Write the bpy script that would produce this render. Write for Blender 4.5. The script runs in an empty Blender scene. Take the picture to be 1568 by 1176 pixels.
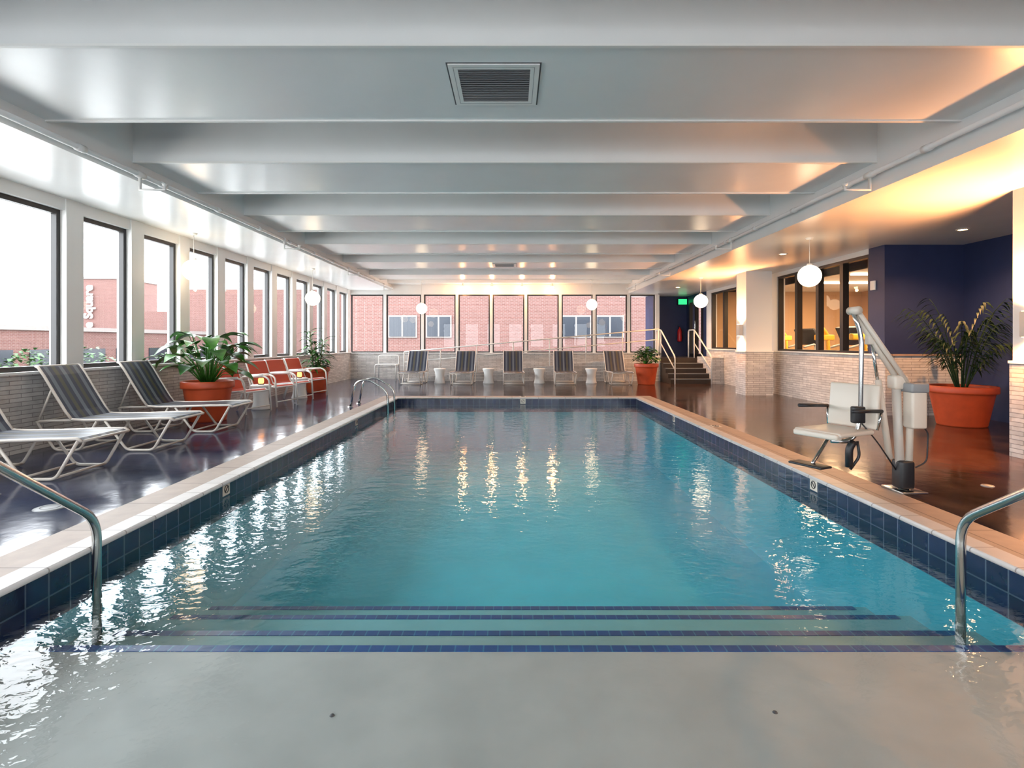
import bpy, math, random
from mathutils import Vector, Matrix
random.seed(7)
scene = bpy.context.scene
try:
    scene.view_settings.view_transform = 'Standard'
    scene.view_settings.exposure = 0.0
except Exception as e:
    print(e)

# ------------------------------------------------------------------ materials
def new_mat(name):
    m = bpy.data.materials.new(name); m.use_nodes = True
    nt = m.node_tree
    for n in list(nt.nodes): nt.nodes.remove(n)
    out = nt.nodes.new('ShaderNodeOutputMaterial')
    return m, nt, out
def pbr(name, col, rough=0.5, metal=0.0, var=0.0, vscale=5.0, bump=0.0, bscale=30.0, coat=0.0, spec=0.5, emit=None, estr=0.0):
    m, nt, out = new_mat(name)
    b = nt.nodes.new('ShaderNodeBsdfPrincipled')
    b.inputs['Base Color'].default_value = (*col, 1)
    b.inputs['Roughness'].default_value = rough
    b.inputs['Metallic'].default_value = metal
    b.inputs['Coat Weight'].default_value = coat
    b.inputs['Specular IOR Level'].default_value = spec
    if emit:
        b.inputs['Emission Color'].default_value = (*emit, 1)
        b.inputs['Emission Strength'].default_value = estr
    geo = nt.nodes.new('ShaderNodeNewGeometry')
    if var > 0:
        n = nt.nodes.new('ShaderNodeTexNoise'); n.inputs['Scale'].default_value = vscale
        n.inputs['Detail'].default_value = 3
        nt.links.new(geo.outputs['Position'], n.inputs['Vector'])
        r = nt.nodes.new('ShaderNodeValToRGB')
        r.color_ramp.elements[0].position = 0.3; r.color_ramp.elements[1].position = 0.7
        r.color_ramp.elements[0].color = (*[c*(1-var) for c in col], 1)
        r.color_ramp.elements[1].color = (*[min(1, c*(1+var)) for c in col], 1)
        nt.links.new(n.outputs['Fac'], r.inputs['Fac'])
        nt.links.new(r.outputs['Color'], b.inputs['Base Color'])
    if bump > 0:
        n2 = nt.nodes.new('ShaderNodeTexNoise'); n2.inputs['Scale'].default_value = bscale
        nt.links.new(geo.outputs['Position'], n2.inputs['Vector'])
        bp = nt.nodes.new('ShaderNodeBump'); bp.inputs['Strength'].default_value = bump
        bp.inputs['Distance'].default_value = 0.01
        nt.links.new(n2.outputs['Fac'], bp.inputs['Height'])
        nt.links.new(bp.outputs['Normal'], b.inputs['Normal'])
    nt.links.new(b.outputs['BSDF'], out.inputs['Surface'])
    return m
def emis(name, col, s):
    m, nt, out = new_mat(name)
    e = nt.nodes.new('ShaderNodeEmission'); e.inputs['Color'].default_value = (*col, 1)
    e.inputs['Strength'].default_value = s
    nt.links.new(e.outputs['Emission'], out.inputs['Surface'])
    return m
def brickmat(name, c1, c2, mortar, w, h, msize=0.01, rough=0.7, bump=0.4, offset=0.5, horizontal=False, noise=0.25, coat=0.0, bias=0.0):
    m, nt, out = new_mat(name)
    geo = nt.nodes.new('ShaderNodeNewGeometry')
    sep = nt.nodes.new('ShaderNodeSeparateXYZ'); nt.links.new(geo.outputs['Position'], sep.inputs[0])
    comb = nt.nodes.new('ShaderNodeCombineXYZ')
    if horizontal:
        nt.links.new(sep.outputs['X'], comb.inputs['X']); nt.links.new(sep.outputs['Y'], comb.inputs['Y'])
    else:
        add = nt.nodes.new('ShaderNodeMath'); add.operation = 'ADD'
        nt.links.new(sep.outputs['X'], add.inputs[0]); nt.links.new(sep.outputs['Y'], add.inputs[1])
        nt.links.new(add.outputs[0], comb.inputs['X']); nt.links.new(sep.outputs['Z'], comb.inputs['Y'])
    br = nt.nodes.new('ShaderNodeTexBrick')
    br.inputs['Color1'].default_value = (*c1, 1); br.inputs['Color2'].default_value = (*c2, 1)
    br.inputs['Mortar'].default_value = (*mortar, 1)
    br.inputs['Scale'].default_value = 1.0
    br.inputs['Brick Width'].default_value = w; br.inputs['Row Height'].default_value = h
    br.inputs['Mortar Size'].default_value = msize; br.inputs['Bias'].default_value = bias
    br.offset = offset
    nt.links.new(comb.outputs[0], br.inputs['Vector'])
    nz = nt.nodes.new('ShaderNodeTexNoise'); nz.inputs['Scale'].default_value = 9; nz.inputs['Detail'].default_value = 4
    nt.links.new(geo.outputs['Position'], nz.inputs['Vector'])
    mr = nt.nodes.new('ShaderNodeMapRange'); mr.inputs['To Min'].default_value = 1-noise; mr.inputs['To Max'].default_value = 1+noise
    nt.links.new(nz.outputs['Fac'], mr.inputs['Value'])
    mx = nt.nodes.new('ShaderNodeVectorMath'); mx.operation = 'SCALE'
    nt.links.new(br.outputs['Color'], mx.inputs[0]); nt.links.new(mr.outputs[0], mx.inputs['Scale'])
    b = nt.nodes.new('ShaderNodeBsdfPrincipled'); b.inputs['Roughness'].default_value = rough
    b.inputs['Coat Weight'].default_value = coat
    nt.links.new(mx.outputs[0], b.inputs['Base Color'])
    bp = nt.nodes.new('ShaderNodeBump'); bp.inputs['Strength'].default_value = bump; bp.inputs['Distance'].default_value = 0.01
    ad = nt.nodes.new('ShaderNodeMath'); ad.operation = 'SUBTRACT'
    nt.links.new(nz.outputs['Fac'], ad.inputs[0]); nt.links.new(br.outputs['Fac'], ad.inputs[1])
    nt.links.new(ad.outputs[0], bp.inputs['Height'])
    nt.links.new(bp.outputs['Normal'], b.inputs['Normal'])
    nt.links.new(b.outputs['BSDF'], out.inputs['Surface'])
    return m

M = {}
M['white'] = pbr('white_paint', (0.82, 0.82, 0.80), 0.45)
M['ceil'] = pbr('ceiling_paint', (0.84, 0.85, 0.845), 0.26, var=0.03, vscale=1.2, bump=0.08, bscale=6)
M['navy'] = pbr('navy_paint', (0.020, 0.032, 0.10), 0.5, var=0.06)
M['frame'] = pbr('bronze_frame', (0.014, 0.012, 0.012), 0.35)
M['tube'] = pbr('white_tube', (0.72, 0.70, 0.66), 0.35)
M['beige'] = pbr('beige_tube', (0.62, 0.56, 0.50), 0.35)
M['slingA'] = pbr('sling_navy', (0.025, 0.032, 0.06), 0.38, spec=0.7)
M['slingB'] = pbr('sling_grey', (0.13, 0.15, 0.18), 0.38, spec=0.7)
M['slingC'] = pbr('sling_olive', (0.075, 0.07, 0.045), 0.42, spec=0.7)
M['red'] = pbr('red_sling', (0.50, 0.055, 0.025), 0.5)
M['terra'] = pbr('terracotta', (0.52, 0.075, 0.022), 0.45, var=0.12, vscale=6)
M['soil'] = pbr('soil', (0.04, 0.025, 0.015), 0.9, bump=0.6, bscale=60)
M['leaf'] = pbr('leaf_green', (0.040, 0.16, 0.018), 0.38, var=0.35, vscale=14, spec=0.35)
M['leaf2'] = pbr('leaf_dark', (0.018, 0.08, 0.013), 0.4, var=0.35, vscale=14, spec=0.35)
M['leafp'] = pbr('palm_green', (0.014, 0.036, 0.013), 0.5, var=0.35, vscale=14, spec=0.2)
M['stem'] = pbr('stem', (0.12, 0.14, 0.04), 0.6)
M['chrome'] = pbr('brushed_steel', (0.58, 0.59, 0.58), 0.16, metal=1.0)
M['black'] = pbr('black_plastic', (0.015, 0.015, 0.018), 0.4)
M['cream'] = pbr('cream_plastic', (0.70, 0.62, 0.53), 0.35)
M['grey'] = pbr('grey_plastic', (0.27, 0.28, 0.29), 0.4)
M['dgrey'] = pbr('dark_grey', (0.07, 0.07, 0.075), 0.5)
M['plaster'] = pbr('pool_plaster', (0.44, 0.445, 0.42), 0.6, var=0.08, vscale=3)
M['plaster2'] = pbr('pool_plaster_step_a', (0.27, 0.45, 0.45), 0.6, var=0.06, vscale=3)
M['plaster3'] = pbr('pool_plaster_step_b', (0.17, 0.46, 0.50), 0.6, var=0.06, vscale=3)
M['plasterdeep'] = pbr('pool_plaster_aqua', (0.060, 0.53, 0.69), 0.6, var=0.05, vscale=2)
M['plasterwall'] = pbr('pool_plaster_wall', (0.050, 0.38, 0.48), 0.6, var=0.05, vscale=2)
M['globe'] = emis('globe_glass', (1.0, 0.76, 0.50), 9.0)
M['warmglow'] = emis('reflection_orange', (1.0, 0.36, 0.08), 5.0)  # glow that imitates a warm reflection
M['bulb'] = emis('bulb', (1.0, 0.55, 0.24), 80)
M['lampo'] = emis('sconce_bulb', (1.0, 0.60, 0.28), 14)
M['steps'] = pbr('dark_stair', (0.030, 0.020, 0.014), 0.4)
M['exit'] = emis('exit_green', (0.05, 0.9, 0.3), 1.2)
M['extred'] = pbr('extinguisher_red', (0.6, 0.02, 0.02), 0.3)
M['yellow'] = pbr('yellow_vinyl', (0.75, 0.42, 0.03), 0.45)
M['gymwall'] = pbr('gym_wall', (0.50, 0.32, 0.18), 0.7)
M['stone'] = brickmat('stacked_stone', (0.68, 0.65, 0.62), (0.52, 0.50, 0.48), (0.28, 0.26, 0.25), 0.30, 0.05, 0.004, 0.7, 0.6, noise=0.24)
M['brick'] = brickmat('red_brick', (0.125, 0.052, 0.044), (0.10, 0.038, 0.031), (0.15, 0.10, 0.09), 0.24, 0.08, 0.012, 0.85, 0.3)
M['tile'] = brickmat('navy_tile', (0.005, 0.009, 0.036), (0.009, 0.018, 0.070), (0.08, 0.11, 0.16), 0.15, 0.15, 0.005, 0.15, 0.2, offset=0.0)
M['stile'] = brickmat('blue_step_tile', (0.003, 0.050, 0.19), (0.005, 0.065, 0.25), (0.04, 0.20, 0.34), 0.075, 0.5, 0.004, 0.3, 0.1, offset=0.0, horizontal=True)
M['coping'] = brickmat('coping_stone', (0.38, 0.28, 0.22), (0.33, 0.245, 0.19), (0.15, 0.105, 0.08), 0.61, 0.61, 0.006, 0.45, 0.2, offset=0.0, horizontal=True, noise=0.2)
M['nosing'] = brickmat('coping_nosing', (0.62, 0.58, 0.55), (0.55, 0.52, 0.50), (0.28, 0.24, 0.22), 0.61, 0.305, 0.005, 0.4, 0.1, offset=0.0, horizontal=True, noise=0.12)
M['ground'] = pbr('asphalt', (0.22, 0.22, 0.22), 0.9)
M['bounce'] = pbr('bounce_slab_pale', (0.50, 0.50, 0.49), 0.9, var=0.05)  # pale colour of the reflector slabs added outside
M['winblue'] = pbr('building_glass', (0.015, 0.02, 0.03), 0.3)
M['lime'] = pbr('limestone', (0.20, 0.18, 0.17), 0.8)
M['tree'] = pbr('tree_foliage', (0.02, 0.075, 0.012), 0.6, var=0.4, vscale=3)

# floor: stained glossy concrete, brown; blue on the window side is painted sky reflection
m, nt, out = new_mat('stained_concrete')
geo = nt.nodes.new('ShaderNodeNewGeometry')
n = nt.nodes.new('ShaderNodeTexNoise'); n.inputs['Scale'].default_value = 1.6; n.inputs['Detail'].default_value = 6; n.inputs['Roughness'].default_value = 0.65; n.inputs['Distortion'].default_value = 0.6
nt.links.new(geo.outputs['Position'], n.inputs['Vector'])
def ramp(c0, c1):
    r = nt.nodes.new('ShaderNodeValToRGB')
    r.color_ramp.elements[0].position = 0.32; r.color_ramp.elements[0].color = (*c0, 1)
    r.color_ramp.elements[1].position = 0.70; r.color_ramp.elements[1].color = (*c1, 1)
    nt.links.new(n.outputs['Fac'], r.inputs['Fac']); return r
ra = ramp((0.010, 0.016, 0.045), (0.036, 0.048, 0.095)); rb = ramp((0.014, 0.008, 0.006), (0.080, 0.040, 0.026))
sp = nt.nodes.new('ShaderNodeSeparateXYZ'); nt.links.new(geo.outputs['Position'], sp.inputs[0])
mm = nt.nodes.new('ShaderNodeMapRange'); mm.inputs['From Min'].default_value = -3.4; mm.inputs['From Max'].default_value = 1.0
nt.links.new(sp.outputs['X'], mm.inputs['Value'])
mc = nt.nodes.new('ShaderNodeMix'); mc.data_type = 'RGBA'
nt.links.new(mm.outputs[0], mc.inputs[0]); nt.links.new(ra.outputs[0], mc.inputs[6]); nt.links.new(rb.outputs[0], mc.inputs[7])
b = nt.nodes.new('ShaderNodeBsdfPrincipled')
nt.links.new(mc.outputs[2], b.inputs['Base Color'])
mr = nt.nodes.new('ShaderNodeMapRange'); mr.inputs['To Min'].default_value = 0.05; mr.inputs['To Max'].default_value = 0.22
nt.links.new(n.outputs['Fac'], mr.inputs['Value']); nt.links.new(mr.outputs[0], b.inputs['Roughness'])
n2 = nt.nodes.new('ShaderNodeTexNoise'); n2.inputs['Scale'].default_value = 5; n2.inputs['Detail'].default_value = 3
nt.links.new(geo.outputs['Position'], n2.inputs['Vector'])
bp = nt.nodes.new('ShaderNodeBump'); bp.inputs['Strength'].default_value = 0.25; bp.inputs['Distance'].default_value = 0.008
nt.links.new(n2.outputs['Fac'], bp.inputs['Height']); nt.links.new(bp.outputs['Normal'], b.inputs['Normal'])
b.inputs['Specular IOR Level'].default_value = 0.36
nt.links.new(b.outputs['BSDF'], out.inputs['Surface'])
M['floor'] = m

# window glass (single sheet; the index is inverted on back faces so both sides act alike)
def sheet_mat(name, ior, tint, rough, refl=1.0):
    m, nt, out = new_mat(name)
    geo = nt.nodes.new('ShaderNodeNewGeometry')
    t = nt.nodes.new('ShaderNodeBsdfTransparent'); t.inputs['Color'].default_value = (*tint, 1)
    g = nt.nodes.new('ShaderNodeBsdfGlossy'); g.inputs['Roughness'].default_value = rough
    mx = nt.nodes.new('ShaderNodeMixShader'); fr = nt.nodes.new('ShaderNodeFresnel')
    ir = nt.nodes.new('ShaderNodeMapRange'); ir.inputs['To Min'].default_value = ior; ir.inputs['To Max'].default_value = 1/ior
    nt.links.new(geo.outputs['Backfacing'], ir.inputs['Value']); nt.links.new(ir.outputs[0], fr.inputs['IOR'])
    mu = nt.nodes.new('ShaderNodeMath'); mu.operation = 'MULTIPLY'; mu.inputs[1].default_value = refl
    nt.links.new(fr.outputs[0], mu.inputs[0])
    nt.links.new(mu.outputs[0], mx.inputs['Fac']); nt.links.new(t.outputs[0], mx.inputs[1]); nt.links.new(g.outputs[0], mx.inputs[2])
    nt.links.new(mx.outputs[0], out.inputs['Surface'])
    return m, nt, geo, g, fr
M['glass'] = sheet_mat('window_glass', 1.5, (0.97, 0.98, 0.98), 0.0, 0.5)[0]
m, nt, geo, g, fr = sheet_mat('pool_water', 1.34, (0.95, 0.99, 1.0), 0.02)
mp = nt.nodes.new('ShaderNodeMapping'); mp.inputs['Scale'].default_value = (1.0, 1.35, 1.0); mp.inputs['Rotation'].default_value = (0, 0, 0.3)
nt.links.new(geo.outputs['Position'], mp.inputs['Vector'])
w1 = nt.nodes.new('ShaderNodeTexNoise'); w1.inputs['Scale'].default_value = 5.0; w1.inputs['Detail'].default_value = 2; w1.inputs['Distortion'].default_value = 0.4
w2 = nt.nodes.new('ShaderNodeTexNoise'); w2.inputs['Scale'].default_value = 18; w2.inputs['Detail'].default_value = 2; w2.inputs['Distortion'].default_value = 0.3
nt.links.new(mp.outputs[0], w1.inputs['Vector']); nt.links.new(mp.outputs[0], w2.inputs['Vector'])
mu = nt.nodes.new('ShaderNodeMath'); mu.operation = 'MULTIPLY_ADD'; mu.inputs[1].default_value = 0.34
nt.links.new(w2.outputs['Fac'], mu.inputs[0]); nt.links.new(w1.outputs['Fac'], mu.inputs[2])
bp = nt.nodes.new('ShaderNodeBump'); bp.inputs['Strength'].default_value = 1.0; bp.inputs['Distance'].default_value = 0.005
nt.links.new(mu.outputs[0], bp.inputs['Height'])
nt.links.new(bp.outputs['Normal'], g.inputs['Normal']); nt.links.new(bp.outputs['Normal'], fr.inputs['Normal'])
M['water'] = m

# ------------------------------------------------------------------ mesh builder
class B:
    def __init__(s): s.v=[]; s.f=[]; s.m=[]; s.s=[]; s.mats=[]; s.X=Matrix.Identity(4)
    def mi(s, k):
        if k not in s.mats: s.mats.append(k)
        return s.mats.index(k)
    def add(s, vs, fs, k, smooth=False):
        o=len(s.v); i=s.mi(k)
        for p in vs: s.v.append(tuple(s.X @ Vector(p)))
        for f in fs: s.f.append([o+a for a in f]); s.m.append(i); s.s.append(smooth)
    def box(s, x0,x1,y0,y1,z0,z1, k, bev=0.0):
        if bev<=0:
            vs=[(x0,y0,z0),(x1,y0,z0),(x1,y1,z0),(x0,y1,z0),(x0,y0,z1),(x1,y0,z1),(x1,y1,z1),(x0,y1,z1)]
            fs=[(0,3,2,1),(4,5,6,7),(0,1,5,4),(1,2,6,5),(2,3,7,6),(3,0,4,7)]
            s.add(vs,fs,k)
        else:
            import bmesh
            bm=bmesh.new(); bmesh.ops.create_cube(bm,size=1)
            for v in bm.verts:
                v.co=Vector(((x0+x1)/2+v.co.x*(x1-x0),(y0+y1)/2+v.co.y*(y1-y0),(z0+z1)/2+v.co.z*(z1-z0)))
            bmesh.ops.bevel(bm,geom=bm.edges[:],offset=bev,segments=3,affect='EDGES',profile=0.5)
            bm.verts.index_update()
            s.add([tuple(v.co) for v in bm.verts],[[v.index for v in f.verts] for f in bm.faces],k,True)
            bm.free()
    def tube(s, pts, r, k, n=10, cap=True, fillet=0.0):
        pts=[Vector(p) for p in pts]
        if fillet>0 and len(pts)>2:
            q=[pts[0]]
            for i in range(1,len(pts)-1):
                a,b_,c=pts[i-1],pts[i],pts[i+1]
                d1=(a-b_); d2=(c-b_)
                f=min(fillet,d1.length*0.49,d2.length*0.49)
                p0=b_+d1.normalized()*f; p1=b_+d2.normalized()*f
                for j in range(6):
                    u=j/5; q.append(p0*(1-u)**2+b_*2*u*(1-u)+p1*u*u)
            q.append(pts[-1]); pts=q
        rs=r if isinstance(r,(list,tuple)) else [r]*len(pts)
        if len(rs)!=len(pts): rs=[rs[0]+(rs[-1]-rs[0])*i/(len(pts)-1) for i in range(len(pts))]
        t=(pts[1]-pts[0]).normalized()
        up=Vector((0,0,1)) if abs(t.z)<0.9 else Vector((1,0,0))
        nrm=t.cross(up).normalized()
        vs=[]
        for i,p in enumerate(pts):
            if i==0: tt=pts[1]-pts[0]
            elif i==len(pts)-1: tt=pts[-1]-pts[-2]
            else: tt=(pts[i+1]-pts[i]).normalized()+(pts[i]-pts[i-1]).normalized()
            if tt.length<1e-9: tt=t
            tt=tt.normalized()
            nrm=(nrm-tt*nrm.dot(tt)).normalized(); bn=tt.cross(nrm)
            for j in range(n):
                a=2*math.pi*j/n
                vs.append(p+(nrm*math.cos(a)+bn*math.sin(a))*rs[i])
        fs=[]
        for i in range(len(pts)-1):
            for j in range(n):
                fs.append((i*n+j,i*n+(j+1)%n,(i+1)*n+(j+1)%n,(i+1)*n+j))
        if cap:
            fs.append(tuple(reversed(range(n)))); fs.append(tuple((len(pts)-1)*n+j for j in range(n)))
        s.add([tuple(v) for v in vs],fs,k,True)
    def lathe(s, c, prof, k, n=32, smooth=True):
        vs=[];fs=[]
        for (r_,z) in prof:
            for j in range(n):
                a=2*math.pi*j/n; vs.append((c[0]+r_*math.cos(a),c[1]+r_*math.sin(a),c[2]+z))
        for i in range(len(prof)-1):
            for j in range(n):
                fs.append((i*n+j,i*n+(j+1)%n,(i+1)*n+(j+1)%n,(i+1)*n+j))
        s.add(vs,fs,k,smooth)
    def sphere(s,c,r_,k,n=24,sc=(1,1,1)):
        vs=[];fs=[];h=n//2
        for i in range(h+1):
            p=math.pi*i/h
            for j in range(n):
                a=2*math.pi*j/n
                vs.append((c[0]+r_*sc[0]*math.sin(p)*math.cos(a),c[1]+r_*sc[1]*math.sin(p)*math.sin(a),c[2]+r_*sc[2]*math.cos(p)))
        for i in range(h):
            for j in range(n):
                fs.append((i*n+j,(i+1)*n+j,(i+1)*n+(j+1)%n,i*n+(j+1)%n))
        s.add(vs,fs,k,True)
    def sheet(s, prof, y0, y1, th, k, smooth=True):
        P=[Vector((p[0],0,p[1])) for p in prof]; n=len(P); top=[];bot=[]
        for i in range(n):
            d=(P[min(i+1,n-1)]-P[max(i-1,0)]).normalized(); nn=Vector((-d.z,0,d.x))
            top.append(P[i]+nn*th/2); bot.append(P[i]-nn*th/2)
        vs=[]
        for a in (top,bot):
            for p in a: vs.append((p.x,y0,p.z)); vs.append((p.x,y1,p.z))
        fs=[];o=2*n
        for i in range(n-1):
            fs.append((2*i,2*i+2,2*i+3,2*i+1)); fs.append((o+2*i,o+2*i+1,o+2*i+3,o+2*i+2))
            fs.append((2*i,o+2*i,o+2*i+2,2*i+2)); fs.append((2*i+1,2*i+3,o+2*i+3,o+2*i+1))
        fs.append((0,1,o+1,o)); fs.append((2*n-2,o+2*n-2,o+2*n-1,2*n-1))
        s.add(vs,fs,k,False)
    def leaf(s, base, az, L, w, rise, droop, k, n=9, fold=0.25, power=0.8):
        vs=[];fs=[]; d=Vector((math.cos(az),math.sin(az),0)); q=Vector((-math.sin(az),math.cos(az),0)); b0=Vector(base)
        for i in range(n+1):
            t=i/n; p=b0+d*L*t+Vector((0,0,rise*t-droop*t*t))
            ww=w*0.5*max(0.02,math.sin(math.pi*t**power))
            vs += [tuple(p-q*ww+Vector((0,0,ww*fold))),tuple(p),tuple(p+q*ww+Vector((0,0,ww*fold)))]
        for i in range(n):
            a=3*i; fs+=[(a,a+1,a+4,a+3),(a+1,a+2,a+5,a+4)]
        s.add(vs,fs,k,True)
    def clamp(s, xmin=-1e9, xmax=1e9, ymin=-1e9, ymax=1e9):
        s.v=[(min(max(p[0],xmin),xmax),min(max(p[1],ymin),ymax),p[2]) for p in s.v]
    def obj(s,name,loc=(0,0,0),rot=0.0,parent=None):
        me=bpy.data.meshes.new(name); me.from_pydata(s.v,[],s.f)
        for k in s.mats: me.materials.append(M[k])
        for p,i,sm in zip(me.polygons,s.m,s.s): p.material_index=i; p.use_smooth=sm
        me.update()
        o=bpy.data.objects.new(name,me); o.location=loc; o.rotation_euler=(0,0,rot)
        scene.collection.objects.link(o)
        if parent: o.parent=parent
        return o
def inst(o,name,loc,rot=0.0):
    c=bpy.data.objects.new(name,o.data); c.location=loc; c.rotation_euler=(0,0,rot); scene.collection.objects.link(c); return c

# ------------------------------------------------------------------ constants
XL,XR=-5.75,8.0; YB,YF=-4.0,19.3
PL,PR,PN,PF=-2.65,2.88,0.9,12.45
WZ=-0.12
b=B()
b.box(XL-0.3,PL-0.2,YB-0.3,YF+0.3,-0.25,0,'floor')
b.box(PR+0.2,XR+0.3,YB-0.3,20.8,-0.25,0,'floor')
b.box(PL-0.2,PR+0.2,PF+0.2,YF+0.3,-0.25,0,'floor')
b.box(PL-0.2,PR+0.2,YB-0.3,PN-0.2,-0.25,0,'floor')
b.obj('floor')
# pool shell
b=B(); FZ=-1.2
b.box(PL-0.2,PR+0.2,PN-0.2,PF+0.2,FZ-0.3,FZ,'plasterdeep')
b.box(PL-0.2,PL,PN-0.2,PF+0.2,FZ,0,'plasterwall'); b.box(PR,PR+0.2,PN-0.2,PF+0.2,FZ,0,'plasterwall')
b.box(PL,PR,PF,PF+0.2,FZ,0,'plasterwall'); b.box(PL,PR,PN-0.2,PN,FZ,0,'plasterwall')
t=0.012
for (z0,z1) in ((-0.30,0.0),):
    b.box(PL,PL+t,PN,PF,z0,z1,'tile'); b.box(PR-t,PR,PN,PF,z0,z1,'tile')
    b.box(PL,PR,PF-t,PF,z0,z1,'tile'); b.box(PL,PR,PN,PN+t,z0,z1,'tile')
ed=[2.885,3.37,3.92,4.42]; zz=[-0.32,-0.50,-0.68,-0.86]
prev=PN
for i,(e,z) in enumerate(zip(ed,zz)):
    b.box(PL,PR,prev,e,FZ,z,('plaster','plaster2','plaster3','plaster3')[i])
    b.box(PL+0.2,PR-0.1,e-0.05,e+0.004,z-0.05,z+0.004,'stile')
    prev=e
for x,y in ((-0.78,2.35),(1.15,2.37)):
    b.lathe((x,y,-0.32),[(0,0.006),(0.008,0.005),(0.011,0)],'dgrey',16)
b.obj('swimming_pool')
b=B()
b.add([(PL+0.013,PN+0.013,WZ),(PR-0.013,PN+0.013,WZ),(PR-0.013,PF-0.013,WZ),(PL+0.013,PF-0.013,WZ)],[(0,1,2,3)],'water'); b.obj('pool_water')
b=B(); cw=0.38; oh=0.03
x0,x1,y0,y1=PL-cw,PR+cw,PN-cw,PF+cw; ns_=0.11
b.box(x0,PL-ns_,y0,y1,0.0,0.03,'coping'); b.box(PR+ns_,x1,y0,y1,0.0,0.03,'coping')
b.box(PL-ns_,PR+ns_,PF+ns_,y1,0.0,0.03,'coping'); b.box(PL-ns_,PR+ns_,y0,PN-ns_,0.0,0.03,'coping')
b.box(PL-ns_,PL+oh,PN-ns_,PF+ns_,0.0,0.031,'nosing'); b.box(PR-oh,PR+ns_,PN-ns_,PF+ns_,0.0,0.031,'nosing')
b.box(PL+oh,PR-oh,PF-oh,PF+ns_,0.0,0.031,'nosing'); b.box(PL+oh,PR-oh,PN-ns_,PN+oh,0.0,0.031,'nosing')
b.tube([(PL+oh,PN,0.013),(PL+oh,PF-oh,0.013),(PR-oh,PF-oh,0.013),(PR-oh,PN,0.013)],0.018,'nosing',10)
b.obj('pool_coping')
def marker(p,ax):
    b=B(); x,y,z=p
    if ax=='z':
        b.box(x-0.07,x+0.07,y-0.09,y+0.09,z,z+0.003,'cream')
        b.tube([(x+0.045*math.cos(a*0.5236),y+0.06*math.sin(a*0.5236),z+0.004) for a in range(13)],0.004,'black',6)
        b.tube([(x-0.03,y-0.04,z+0.004),(x+0.03,y+0.04,z+0.004)],0.004,'black',6)
    else:
        s=1 if ax=='l' else -1
        if ax in 'lr':
            b.box(x,x+s*0.004,y-0.06,y+0.06,z-0.055,z+0.055,'cream') if s>0 else b.box(x-0.004,x,y-0.06,y+0.06,z-0.055,z+0.055,'cream')
            b.tube([(x+s*0.006,y+0.035*math.cos(a*0.5236),z+0.035*math.sin(a*0.5236)) for a in range(13)],0.004,'black',6)
            b.tube([(x+s*0.006,y-0.025,z-0.025),(x+s*0.006,y+0.025,z+0.025)],0.004,'black',6)
        else:
            b.box(x-0.06,x+0.06,y-0.004,y,z-0.055,z+0.055,'cream')
            b.tube([(x+0.035*math.cos(a*0.5236),y-0.006,z+0.035*math.sin(a*0.5236)) for a in range(13)],0.004,'black',6)
            b.tube([(x-0.025,y-0.006,z-0.025),(x+0.025,y-0.006,z+0.025)],0.004,'black',6)
    b.obj('no_diving_tile')
marker((PL+t,5.0,-0.055),'l'); marker((PR-t,5.15,-0.055),'r'); marker((PR-t,9.6,-0.055),'r'); marker((0.25,PF-t,-0.055),'f'); marker((PL+t,9.2,-0.055),'l')
marker((0.25,PF+0.22,0.031),'z'); marker((PR+0.2,8.2,0.031),'z')

# ------------------------------------------------------------------ ceiling
b=B(); b.box(XL-0.3,XR+0.3,YB-0.3,20.8,4.0,4.2,'ceil'); b.obj('ceiling')
b=B(); b.box(XL-0.3,-4.3,YB-0.3,YF+0.3,3.15,4.0,'ceil'); b.obj('ceiling_soffit_left')
b=B(); b.box(4.14,XR+0.3,YB-0.3,20.8,3.03,4.0,'ceil'); b.obj('ceiling_soffit_right')
starts=[3.73-2.5*i for i in (3,2,1)]+[3.73,6.15,8.7,11.25,13.8,16.35]
for s_ in starts:
    b=B(); b.box(-4.3,4.14,s_,s_+1.28,3.35,4.0,'ceil')
    b.box(-4.3,4.14,s_-0.012,s_+0.02,3.335,3.352,'white'); b.box(-4.3,4.14,s_+1.26,s_+1.292,3.335,3.352,'white')
    b.obj('ceiling_beam')
b=B(); b.box(-4.3,4.14,18.7,YF,3.35,4.0,'ceil'); b.obj('ceiling_beam')
def vent(cx,cy,z,w):
    b=B(); o=w/2; i=o*0.80
    b.box(cx-o-0.012,cx+o+0.012,cy-o-0.012,cy+o+0.012,z-0.003,z,'dgrey')  # dark rim stands in for the shadow gap around the frame
    b.box(cx-o,cx+o,cy-o,cy-i,z-0.012,z-0.003,'white'); b.box(cx-o,cx+o,cy+i,cy+o,z-0.012,z-0.003,'white')
    b.box(cx-o,cx-i,cy-i,cy+i,z-0.012,z-0.003,'white'); b.box(cx+i,cx+o,cy-i,cy+i,z-0.012,z-0.003,'white')
    b.box(cx-o+0.035,cx+o-0.035,cy-o+0.035,cy-o+0.039,z-0.0125,z-0.012,'grey'); b.box(cx-o+0.035,cx+o-0.035,cy+o-0.039,cy+o-0.035,z-0.0125,z-0.012,'grey')
    b.box(cx-o+0.035,cx-o+0.039,cy-o+0.039,cy+o-0.039,z-0.0125,z-0.012,'grey'); b.box(cx+o-0.039,cx+o-0.035,cy-o+0.039,cy+o-0.039,z-0.0125,z-0.012,'grey')
    b.box(cx-i,cx+i,cy-i,cy+i,z-0.0045,z-0.003,'black')
    ns=18
    for k in range(ns):
        y=cy-i+(k+0.5)*2*i/ns
        b.box(cx-i,cx+i,y-0.005,y+0.003,z-0.012,z-0.006,'grey')
    b.obj('ceiling_vent')
vent(-0.135,4.32,3.35,0.68); vent(-0.2,14.4,3.35,0.62)
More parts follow.
